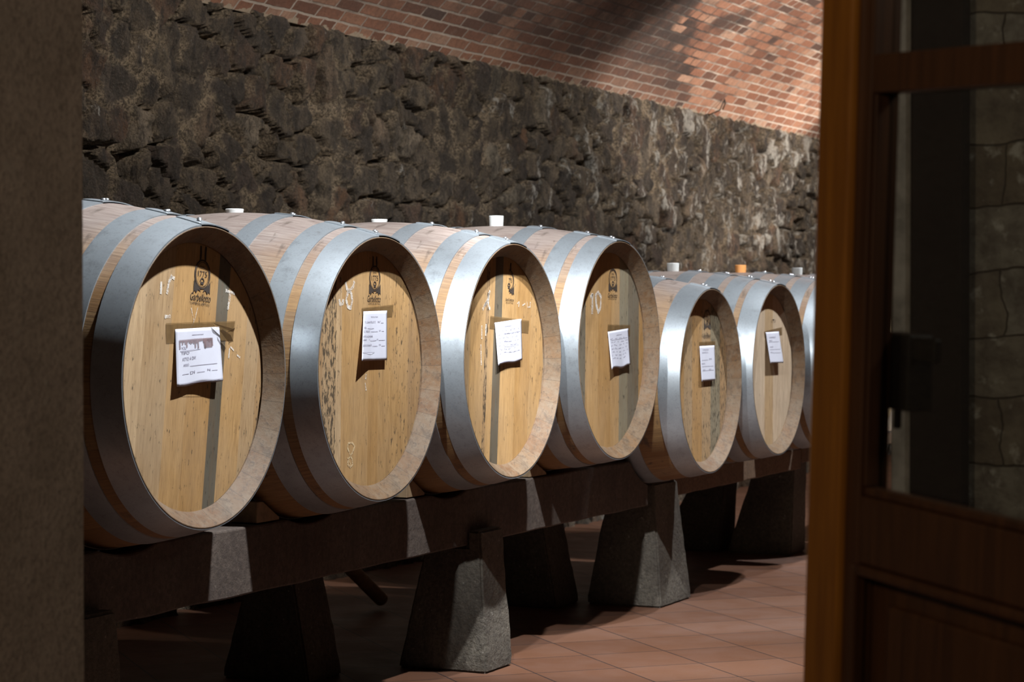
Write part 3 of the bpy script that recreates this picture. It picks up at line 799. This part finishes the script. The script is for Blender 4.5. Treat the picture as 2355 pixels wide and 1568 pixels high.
# ------------------------------------------------------------------ notes taped on the heads
def bil(c, u, v):
    (tl, tr, br, bl) = c
    return tuple((tl[k] * (1 - u) + tr[k] * u) * (1 - v) + (bl[k] * (1 - u) + br[k] * u) * v for k in (0, 1))
def note(i, corners, dfun, tape, texts, label, hand=0, stain=False, wave=0.0, crumple=None):
    """v runs downwards; dfun(u,v) = stand-off from the head"""
    org = at_y(*bil(corners, 0.5, 1.0), T)
    root = empty('paper_note', org)
    tag(root, label, 'paper', 'notes taped to the barrel heads')
    def fn(u, v, extra=0.0):
        px, py = bil(corners, u, v)
        if wave: py += wave * math.sin(u * 9 + i) * v
        p = at_y(px, py, T - dfun(u, v) - extra)
        return p - org
    n = 16; vs = [fn(a / n, c / n) for c in range(n + 1) for a in range(n + 1)]
    fs = [(c * (n + 1) + a, c * (n + 1) + a + 1, (c + 1) * (n + 1) + a + 1, (c + 1) * (n + 1) + a) for c in range(n) for a in range(n)]
    mb = MB(); mb.add(vs, fs)
    sh = ob('sheet', mb, M['paper'], root, smooth=True)
    sol = sh.modifiers.new('thick', 'SOLIDIFY'); sol.thickness = 0.0006; sol.offset = 0
    mb = MB()
    for (s, u0, u1, v0, v1) in texts:
        if s == '_':
            mb.add([fn(u0, v0, .0012), fn(u1, v0, .0012), fn(u1, v0 + 0.007, .0012), fn(u0, v0 + 0.007, .0012)], [(0, 1, 2, 3)])
        else:
            g, f, _ = text_geo(s)
            mb.add([fn(u0 + (u1 - u0) * a, v1 + (v0 - v1) * c, .0012) for a, c in g], f)
    rr = random.Random(40 + i)
    for k in range(hand):
        v = 0.2 + 0.62 * k / hand; u = 0.08 + 0.06 * rr.random()
        while u < 0.86:
            w = 0.05 + 0.1 * rr.random(); st = []
            for q in range(9): st.append((u + w * q / 8, v + 0.036 * (rr.random() - 0.5) + 0.01))
            for a, c in zip(st[:-1], st[1:]):
                mb.add([fn(a[0], a[1] - .004, .0012), fn(a[0], a[1] + .004, .0012), fn(c[0], c[1] + .004, .0012), fn(c[0], c[1] - .004, .0012)], [(0, 1, 2, 3)])
            u += w + 0.03 + 0.1 * rr.random()
    ob('writing', mb, M['ink'], root, recalc=False)
    if stain:
        mb = MB()
        top = [(0.10, .20), (.3, .18), (.55, .19), (.80, .17)]
        m2 = 24
        for k in range(m2):
            u0 = 0.08 + 0.76 * k / m2; u1 = 0.08 + 0.76 * (k + 1) / m2
            d0 = 0.23 + 0.05 * rr.random() + (0.10 if rr.random() > 0.8 else 0)
            mb.add([fn(u0, .19, .0016), fn(u1, .19, .0016), fn(u1, d0, .0016), fn(u0, d0, .0016)], [(0, 1, 2, 3)])
        mb.add([fn(.62, .2, .0014), fn(.82, .19, .0014), fn(.82, .36, .0014), fn(.64, .37, .0014)], [(0, 1, 2, 3)])
        ob('stain', mb, M['stain'], root, recalc=False)['label'] = 'purple-brown run stain across the sheet top'
    # tape strip
    mb = MB(); m2 = 14; vs = []
    for c in range(3):
        for a in range(m2 + 1):
            u = a / m2; px, py = bil(tape, u, c / 2)
            d = 0.0017 + 0.0005 * math.sin(a * 1.7 + c)
            if a in (0, m2): d = 0.0015
            vs.append(at_y(px, py, T - d) - org)
    fs = [(c * (m2 + 1) + a, c * (m2 + 1) + a + 1, (c + 1) * (m2 + 1) + a + 1, (c + 1) * (m2 + 1) + a) for c in range(2) for a in range(m2)]
    mb.add(vs, fs)
    if crumple:
        for poly in crumple:
            mb.add([at_y(px, py, T - d) - org for px, py, d in poly], [tuple(range(len(poly)))])
    ob('tape', mb, M['tape'], root, recalc=False)
    return root
note(0, [(403, 757), (504, 751), (513, 874), (407, 889)], lambda u, v: 0.003 + 0.008 * v + 0.016 * v * v * abs(u - 0.3),
     [(382, 743), (541, 738), (536, 782), (383, 789)],
     [('_', .38, .64, .115, .13), ('VOL.', .13, .24, .31, .36), ('_', .1, .55, .385, .40), ('TIPO', .12, .3, .40, .45), ('ATTO A DIV.', .14, .45, .50, .56), ('ANNO', .16, .28, .61, .66), ('_', .3, .9, .66, .67), ('_', .13, .27, .79, .8), ('DI', .30, .4, .76, .81), ('_', .45, .62, .80, .81), ('N.', .68, .76, .75, .79), ('_', .78, .9, .78, .79), ('_', .1, .93, .955, .96)],
     'creased wine-stained paper note under crumpled tape on the nearest barrel', stain=True, wave=2.0,
     crumple=[[(488, 742, .008), (540, 757, .03), (536, 764, .02), (496, 752, .012)], [(512, 757, .02), (530, 770, .028), (537, 785, .03), (527, 789, .02), (505, 760, .012)], [(520, 765, .01), (541, 753, .03), (538, 760, .026)]])
note(1, [(836, 716), (890, 714), (890, 828), (832, 830)], lambda u, v: 0.003 + 0.010 * v + 0.045 * max(0, 0.35 - u) * v,
     [(832, 708), (905, 700), (902, 728), (833, 732)],
     [('TIPOLOGIA', .32, .62, .105, .13), ('T. CARATELLO 2', .08, .52, .20, .24), ('N°', .62, .74, .20, .24), ('_', .75, .86, .24, .25), ('VOL.', .05, .16, .31, .35), ('_', .2, .46, .345, .35), ('C. TAGLIO', .05, .30, .385, .425), ('_', .34, .62, .41, .42), ('DI', .68, .74, .385, .41), ('_', .78, .88, .41, .42),
      ('ATTO A DIVENIR', .03, .42, .49, .53), ('ANNO', .03, .18, .56, .595), ('(', .28, .30, .55, .59), ('_', .32, .56, .59, .6), ('DI', .58, .64, .56, .59), ('_', .66, .92, .59, .6), ('DOCG CHIANTI', .03, .38, .67, .71), ('_', .42, .62, .705, .71), ('DI', .68, .75, .67, .70), ('_', .78, .92, .705, .71), ('_', .03, .5, .83, .84)],
     'clean white printed note curling forward, on the second barrel from the left')
note(2, [(1138, 742), (1199, 733), (1201, 829), (1146, 839)], lambda u, v: 0.003 + 0.004 * v + 0.012 * v * v * abs(u - 0.6),
     [(1128, 726), (1217, 737), (1215, 766), (1126, 755)],
     [('_', .36, .62, .12, .13), ('_', .3, .95, .29, .3), ('_', .3, .6, .48, .49), ('_', .3, .9, .6, .61), ('_', .3, .9, .73, .74), ('_', .08, .95, .955, .96)],
     'handwritten white note slanting up to the right, on the grey-striped third barrel', hand=7, wave=1.5)
note(3, [(1398, 763), (1445, 755), (1450, 840), (1407, 849)], lambda u, v: 0.003 + 0.007 * v + 0.016 * v * v * abs(u - 0.6),
     [(1398, 746), (1449, 747), (1449, 772), (1397, 776)],
     [('_', .4, .66, .12, .13), ('_', .12, .93, .24, .25), ('_', .1, .6, .95, .96)],
     'handwritten white note with ragged foot, on the barrel chalked 10', hand=7, wave=2.5)
note(4, [(1609, 796), (1643, 794), (1645, 874), (1614, 877)], lambda u, v: 0.003 + 0.008 * v,
     [(1608, 786), (1645, 784), (1645, 797), (1608, 800)],
     [('TIPOLOGIA', .2, .6, .09, .13), ('BARRIQUE', .16, .56, .17, .21), ('_', .1, .55, .40, .41), ('DI', .62, .78, .36, .40), ('ANNO', .08, .3, .48, .52), ('_', .1, .9, .58, .59), ('DI', .16, .3, .66, .69), ('DI', .6, .72, .66, .69), ('_', .1, .9, .70, .71)],
     'narrow white note on the mould-speckled barrel of the lower rack')
note(5, [(1761, 764), (1791, 762), (1802, 834), (1772, 835)], lambda u, v: 0.003 + 0.022 * v,
     [(1757, 762), (1798, 752), (1799, 770), (1759, 776)],
     [('CARATELLO', .2, .7, .15, .20), ('TIPO', .15, .4, .26, .30), ('_', .1, .9, .32, .33), ('ANNO', .15, .4, .46, .50), ('_', .1, .9, .56, .57), ('DI', .15, .3, .64, .67), ('_', .3, .9, .67, .68)],
     'white note hanging askew on the pale new barrel head')

# ------------------------------------------------------------------ racks
BZ = [(-1.3, 3.86, 0.587, 0.387), (3.88, 6.27, 0.487, 0.383), (6.285, 9.0, 0.525, 0.412)]
def rack_beam(k, y0, y1, mat, label, group):
    x0, x1, zt, zb = BZ[k]
    n = int((x1 - x0) / 0.02); vs = []; fs = []
    for i in range(n + 1):
        x = x0 + (x1 - x0) * i / n
        for y in (y0, y1):
            z = zt + 0.003 * mnoise.noise(Vector((x * 6, y * 3, 0.5)))
            for b in BARRELS:
                r = max(rad(b, y0), rad(b, y1), rad(b, (y0 + y1) / 2)) + 0.005
                if abs(x - b['x']) < r:
                    z = min(z, b['z'] - math.sqrt(r * r - (x - b['x']) ** 2))
            w = 0.003 * mnoise.noise(Vector((x * 4, y * 5, 3.3)))
            vs += [(x, y + w, zb + 0.004 * mnoise.noise(Vector((x * 5, y, 9)))), (x, y + w, z)]
    for i in range(n):
        a = i * 4; b = a + 4   # front-bottom, front-top, back-bottom, back-top
        fs += [(a, b, b + 1, a + 1), (a + 1, b + 1, b + 3, a + 3), (a + 3, b + 3, b + 2, a + 2), (a + 2, b + 2, b, a)]
    fs += [(0, 1, 3, 2), (n * 4, n * 4 + 2, n * 4 + 3, n * 4 + 1)]
    mb = MB(); mb.add(vs, fs)
    o = ob('rack_beam', mb, M[mat], None, bevel=0.006)
    return tag(o, label, 'beam', group)
FY = (0.25, 0.37); FY2 = (0.33, 0.45); RY = (0.70, 0.82)
rack_beam(0, *FY, 'beam', 'long front concrete beam under the four nearest barrels', 'front rack beams')
rack_beam(1, *FY2, 'oldbeam', 'shallow worn front beam under the two lower barrels beyond the gap', 'front rack beams')
rack_beam(2, *FY2, 'oldbeam', 'far front beam beyond the last pier, running behind the door edge', 'front rack beams')
rack_beam(0, *RY, 'beam', 'rear concrete beam in shadow below the four nearest barrels', 'rear rack beams')
rack_beam(1, *RY, 'oldbeam', 'rear beam in shadow below the two lower barrels', 'rear rack beams')

def pier(x0, x1, zbeam, ztop, yf, slot, label, group, taper=0.14):
    """yf: Y of the front at the floor, slot: Y of the front face of the beam it carries"""
    zc = zbeam - 0.004
    yt = slot - 0.052 if ztop > zbeam else slot + 0.01
    f = lambda z, a, b: a + (b - a) * (z - ZF) / (ztop - ZF)
    yb1, yt1 = yf + 0.35, slot + 0.15
    prof = [(yf, ZF), (yb1, ZF), (f(zc, yb1, yt1), zc), (slot - 0.004, zc), (slot - 0.004, ztop), (yt, ztop)]
    slot = slot - 0.004
    b = bmesh.new()
    xm = (x0 + x1) / 2; hw = (x1 - x0) / 2
    A = []; B = []
    for (y, z) in prof:
        t = 1 - taper * (z - ZF) / (ztop - ZF)
        A.append(b.verts.new((xm - hw * t, y, z))); B.append(b.verts.new((xm + hw * t, y, z)))
    b.faces.new(A); b.faces.new(B[::-1])
    for i in range(len(prof)):
        j = (i + 1) % len(prof); b.faces.new((A[j], A[i], B[i], B[j]))
    bmesh.ops.recalc_face_normals(b, faces=b.faces)
    bmesh.ops.bevel(b, geom=[e for e in b.edges], offset=0.008, segments=2, affect='EDGES')
    bmesh.ops.triangulate(b, faces=[f_ for f_ in b.faces if len(f_.verts) > 4])
    for _ in range(4):
        es = [e for e in b.edges if e.calc_length() > 0.045]
        if not es: break
        bmesh.ops.subdivide_edges(b, edges=es, cuts=1, use_grid_fill=True)
    b.normal_update()
    for v in b.verts:
        p = v.co * 9 + Vector((x0, 3, 1))
        d = mnoise.noise(p) * 0.004 + mnoise.noise(p * 3.1) * 0.003
        if v.co.z < ZF + 0.03: d -= 0.005 * (1 + mnoise.noise(p * 2))
        nx = v.normal * d
        if abs(v.co.y - slot) < 0.01 or abs(v.co.z - zc) < 0.01: nx = nx * 0.0
        v.co += Vector((nx.x, nx.y, 0))
    me = bpy.data.meshes.new('concrete_pier'); b.to_mesh(me); b.free()
    for p in me.polygons: p.use_smooth = True
    me.set_sharp_from_angle(angle=math.radians(50))
    me.materials.append(M['concrete'])
    o = bpy.data.objects.new('concrete_pier', me); COL.objects.link(o)
    return tag(o, label, 'pier', group)
GP = 'tapered piers carrying the front beams'
pier(-0.37, -0.125, 0.387, 0.436, 0.165, 0.25, 'tapered concrete pier at the foot of the plastered jamb, mostly hidden', GP)
pier(2.075, 2.30, 0.387, 0.440, 0.165, 0.25, 'tapered concrete pier in the foreground, below the third barrel', GP)
pier(3.955, 4.33, 0.383, 0.468, 0.225, 0.33, 'tapered concrete pier where the long beam ends, its front lit', GP, 0.24)
pier(6.15, 6.40, 0.383, 0.440, 0.345, 0.33 + 0.055, 'far tapered concrete pier near the door edge, mostly in shadow', GP)
GR = 'piers carrying the rear beams'
pier(1.62, 1.86, 0.387, 0.387, 0.62, 0.70, 'rear pier in deep shadow left of the foreground pier', GR)
pier(3.74, 4.0, 0.383, 0.383, 0.62, 0.70, 'rear pier in shadow just left of the pier where the long beam ends', GR)
pier(6.15, 6.40, 0.383, 0.383, 0.74, 0.70, 'rear pier in shadow just left of the far pier near the door', GR)

# chocks that steady the barrels
def chock(bi, side, y0, label):
    b = BARRELS[bi]; k = 0 if bi < 4 else (1 if bi < 6 else 2)
    zt = BZ[k][2] + 0.0035; r = max(rad(b, y0), rad(b, y0 + 0.09)) + 0.012
    # inner toe close to the barrel, heel outward
    hgt = 0.062
    zc = b['z']
    xi = math.sqrt(max(0, r * r - (zc - zt - 0.008) ** 2)) if zc - zt - 0.008 < r else 0.05
    xo = math.sqrt(r * r - (zc - zt - hgt) ** 2)
    xh = xo + 0.035
    pr = [(xi, zt), (xh, zt), (xh, zt + hgt), (xo, zt + hgt), (xi, zt + 0.008)]
    vs = [(b['x'] + side * x, y, z) for y in (y0, y0 + 0.09) for x, z in pr]
    n = 5
    fs = [tuple(range(n)), tuple(range(n, 2 * n))[::-1]] + [(i, n + i, n + (i + 1) % n, (i + 1) % n) for i in range(n)]
    mb = MB(); mb.add(vs, fs)
    o = ob('wooden_chock', mb, M['chock'], None, bevel=0.002)
    return tag(o, label, 'chock', 'wooden chocks wedging the barrels on the beams')
chock(1, -1, 0.255, 'wooden chock under the near side of the second barrel from the left')
chock(2, -1, 0.255, 'wooden chock under the near side of the third barrel from the left')
chock(3, -1, 0.255, 'wooden chock under the near side of the barrel chalked 10')
chock(4, -1, 0.335, 'wooden chock under the mould-speckled barrel, beside the pier top')

# pole lying aslant on the floor behind the rack, cut end towards the aisle
c = at_y(877, 1378, 1.30); a = at_y(790, 1290, 1.30)
c.z = max(c.z, ZF + 0.030)
d = (c - a).normalized(); a = c - d * 0.55
mb = MB(); mb.tube([a, a.lerp(c, 0.5), c], 0.030, 18)
po = ob('leaning_pole', mb, M['chock'], None, smooth=True, auto=40)
mb = MB(); mb.tube([c - d * 0.004, c + d * 0.004], [0.0305, 0.027], 18)
ob('end_cap', mb, M['litend'], po, smooth=True, auto=40)['label'] = 'cut end painted pale as if lit'  # pale cap paints light on the tip of the pole
tag(po, 'dark slanting pole with a cut end painted pale as if lit, in the dark under the long beam', 'pole')

# iron hook in the brickwork at the foot of the vault
h = at_y(1649, 258, WALL_Y - 0.06)
mb = MB(); mb.tube([h + Vector((-0.03, 0.05, -0.02)), h + Vector((-0.03, -0.03, 0.01)), h + Vector((-0.02, -0.05, 0.06)), h + Vector((0.0, -0.055, 0.085)), h + Vector((0.025, -0.05, 0.06)), h + Vector((0.03, -0.03, 0.02))], 0.0045, 8)
tag(ob('iron_hook', mb, M['iron'], None, smooth=True), 'small bent iron hook where the brick vault meets the stone wall', 'hook')

# ------------------------------------------------------------------ glazed door leaf
TAU = 0.050
fe = CAM + ray(1881, 699) * 3.2
RZ = math.atan2(-0.747, -0.664)
rot = Matrix.Rotation(RZ, 4, 'Z') @ Matrix.Rotation(TAU, 4, 'Y')
base = fe - rot @ Vector((0, 0, 1.24))
door = empty('door_1', base, (0, TAU, RZ))
struct(door, 'open glazed wooden door leaf, honey-brown edge and black lock, at the right', 'door')
W = 0.92
def part(name, boxes, mat, parent=door, bevel=0.003, label=None):
    mb = MB()
    for q in boxes: mb.box(*q)
    o = ob(name, mb, M[mat], parent, bevel=bevel)
    if label: o['label'] = label
    return o
part('stile', [(0.086, 0.122, 0.0, 0.045, 0.03, 2.35)], 'doordark')
part('edge_strip', [(0.0, 0.088, -0.010, 0.048, 0.03, 2.35)], 'doorlit', bevel=0.008, label='edge strip with light painted in honey-brown')
part('stile', [(W - 0.13, W, 0.0, 0.045, 0.03, 2.35)], 'doordark')
ZL0, ZL1 = 0.893, 0.985
part('rail', [(0.122, W - 0.13, 0.0, 0.045, ZL0, ZL1)], 'doordark')
part('rail', [(0.122, W - 0.13, 0.0, 0.045, 0.03, 0.2)], 'doordark')
part('rail', [(0.122, W - 0.13, 0.0, 0.045, 1.530, 1.582)], 'doordark')
part('rail', [(0.122, W - 0.13, 0.0, 0.045, 2.22, 2.35)], 'doordark')
part('panel', [(0.122, W - 0.13, 0.024, 0.040, 0.2, ZL0), (0.17, W - 0.17, 0.014, 0.030, 0.24, ZL0 - 0.05)], 'doordark', bevel=0.006)
part('moulding', [(0.122, W - 0.13, -0.007, 0.016, ZL0 - 0.016, ZL0 - 0.001), (0.106, 0.124, -0.007, 0.016, 0.2, ZL0 - 0.001)], 'doordark', bevel=0.005)
part('moulding', [(0.122, W - 0.13, 0.006, 0.03, ZL1, ZL1 + 0.012), (0.1225, 0.129, 0.004, 0.026, ZL1 + 0.012, 1.53)], 'doordark', bevel=0.004)
part('glass_pane', [(0.122, W - 0.13, 0.030, 0.034, ZL1, 1.530)], 'glass', bevel=0)
part('glass_pane', [(0.122, W - 0.13, 0.030, 0.034, 1.582, 2.22)], 'glass', bevel=0)
lk = part('lock_box', [(0.082, 0.162, 0.046, 0.085, 1.102, 1.206)], 'iron', label='black iron lock case')
part('latch_bar', [(0.162, 0.215, 0.05, 0.062, 1.172, 1.204)], 'iron', lk)
part('latch_pin', [(0.112, 0.122, 0.055, 0.065, 1.075, 1.103)], 'iron', lk)

# ------------------------------------------------------------------ lights
def spot(loc, tgt, power, size=75, blend=0.5, radius=0.03, col=(0.89, 0.94, 1.0), name='cellar_spot'):
    l = bpy.data.lights.new(name, 'SPOT'); l.energy = power; l.spot_size = math.radians(size); l.spot_blend = blend
    l.shadow_soft_size = radius; l.color = col
    o = bpy.data.objects.new(name, l); COL.objects.link(o); o.location = loc
    o.rotation_euler = (Vector(tgt) - Vector(loc)).to_track_quat('-Z', 'Y').to_euler()
    return o
def lamp(loc, power, radius=0.05, col=(0.89, 0.94, 1.0), name='cellar_lamp'):
    l = bpy.data.lights.new(name, 'POINT'); l.energy = power; l.shadow_soft_size = radius; l.color = col
    o = bpy.data.objects.new(name, l); COL.objects.link(o); o.location = loc
    return o
for x, p, sz, ax, bl in ((-1.0, 700, 46, 4.0, 0.5), (0.42, 760, 82, 0.7, 0.5), (1.35, 840, 50, 3.0, 0.45), (5.1, 500, 66, 5.1, 0.4), (7.6, 540, 74, 7.6, 0.45)):
    spot((x, -0.97, 3.30), (ax, 0.0, 0.85), p, sz, bl)
spot((10.8, -2.2, 1.9), (9.9, 1.3, 3.2), 1050, 58, 0.25, 0.05, (1, 0.92, 0.84), 'vault_uplight')
for x, p, tz, sz in ((2.6, 240, 2.2, 84), (5.0, 230, 2.1, 90), (8.0, 240, 1.7, 90), (11.4, 400, 1.5, 90)):
    spot((x, -0.5, 3.40), (x + 0.4, 2.0, tz), p, sz, 1.0, 0.05, (1, 0.95, 0.88), 'wall_fill_spot')  # unseen spots added to brighten the rubble wall
lamp((-4.6, -1.62, 2.1), 55, 0.1, (1, 0.80, 0.58), 'anteroom_fill')  # unseen fill light added to lift the door face and left jamb
lamp((-1.9, -3.4, 2.2), 13, 0.1, (1, 0.92, 0.8), 'passage_fill')  # unseen fill light added for the stone behind the door glass

w = bpy.data.worlds.new('World'); SC.world = w; w.use_nodes = True
w.node_tree.nodes['Background'].inputs[0].default_value = (0.75, 0.72, 0.7, 1)
w.node_tree.nodes['Background'].inputs[1].default_value = 0.006

# ------------------------------------------------------------------ camera
cd = bpy.data.cameras.new('Camera'); cam = bpy.data.objects.new('Camera', cd); COL.objects.link(cam)
cd.sensor_width = 36.0; cd.sensor_fit = 'HORIZONTAL'; cd.lens = F / 2355 * 36.0
cam.matrix_world = Matrix(((RGT.x, UPV.x, -FWD.x, CAM.x), (RGT.y, UPV.y, -FWD.y, CAM.y), (RGT.z, UPV.z, -FWD.z, CAM.z), (0, 0, 0, 1)))
cd.clip_start = 0.1; cd.clip_end = 100
cd.dof.use_dof = True; cd.dof.focus_distance = 6.8; cd.dof.aperture_fstop = 7.0
SC.camera = cam
vs_ = SC.view_settings
vs_.view_transform = 'Standard'; vs_.look = 'None'; vs_.exposure = 0.0; vs_.gamma = 1.0; vs_.use_curve_mapping = False
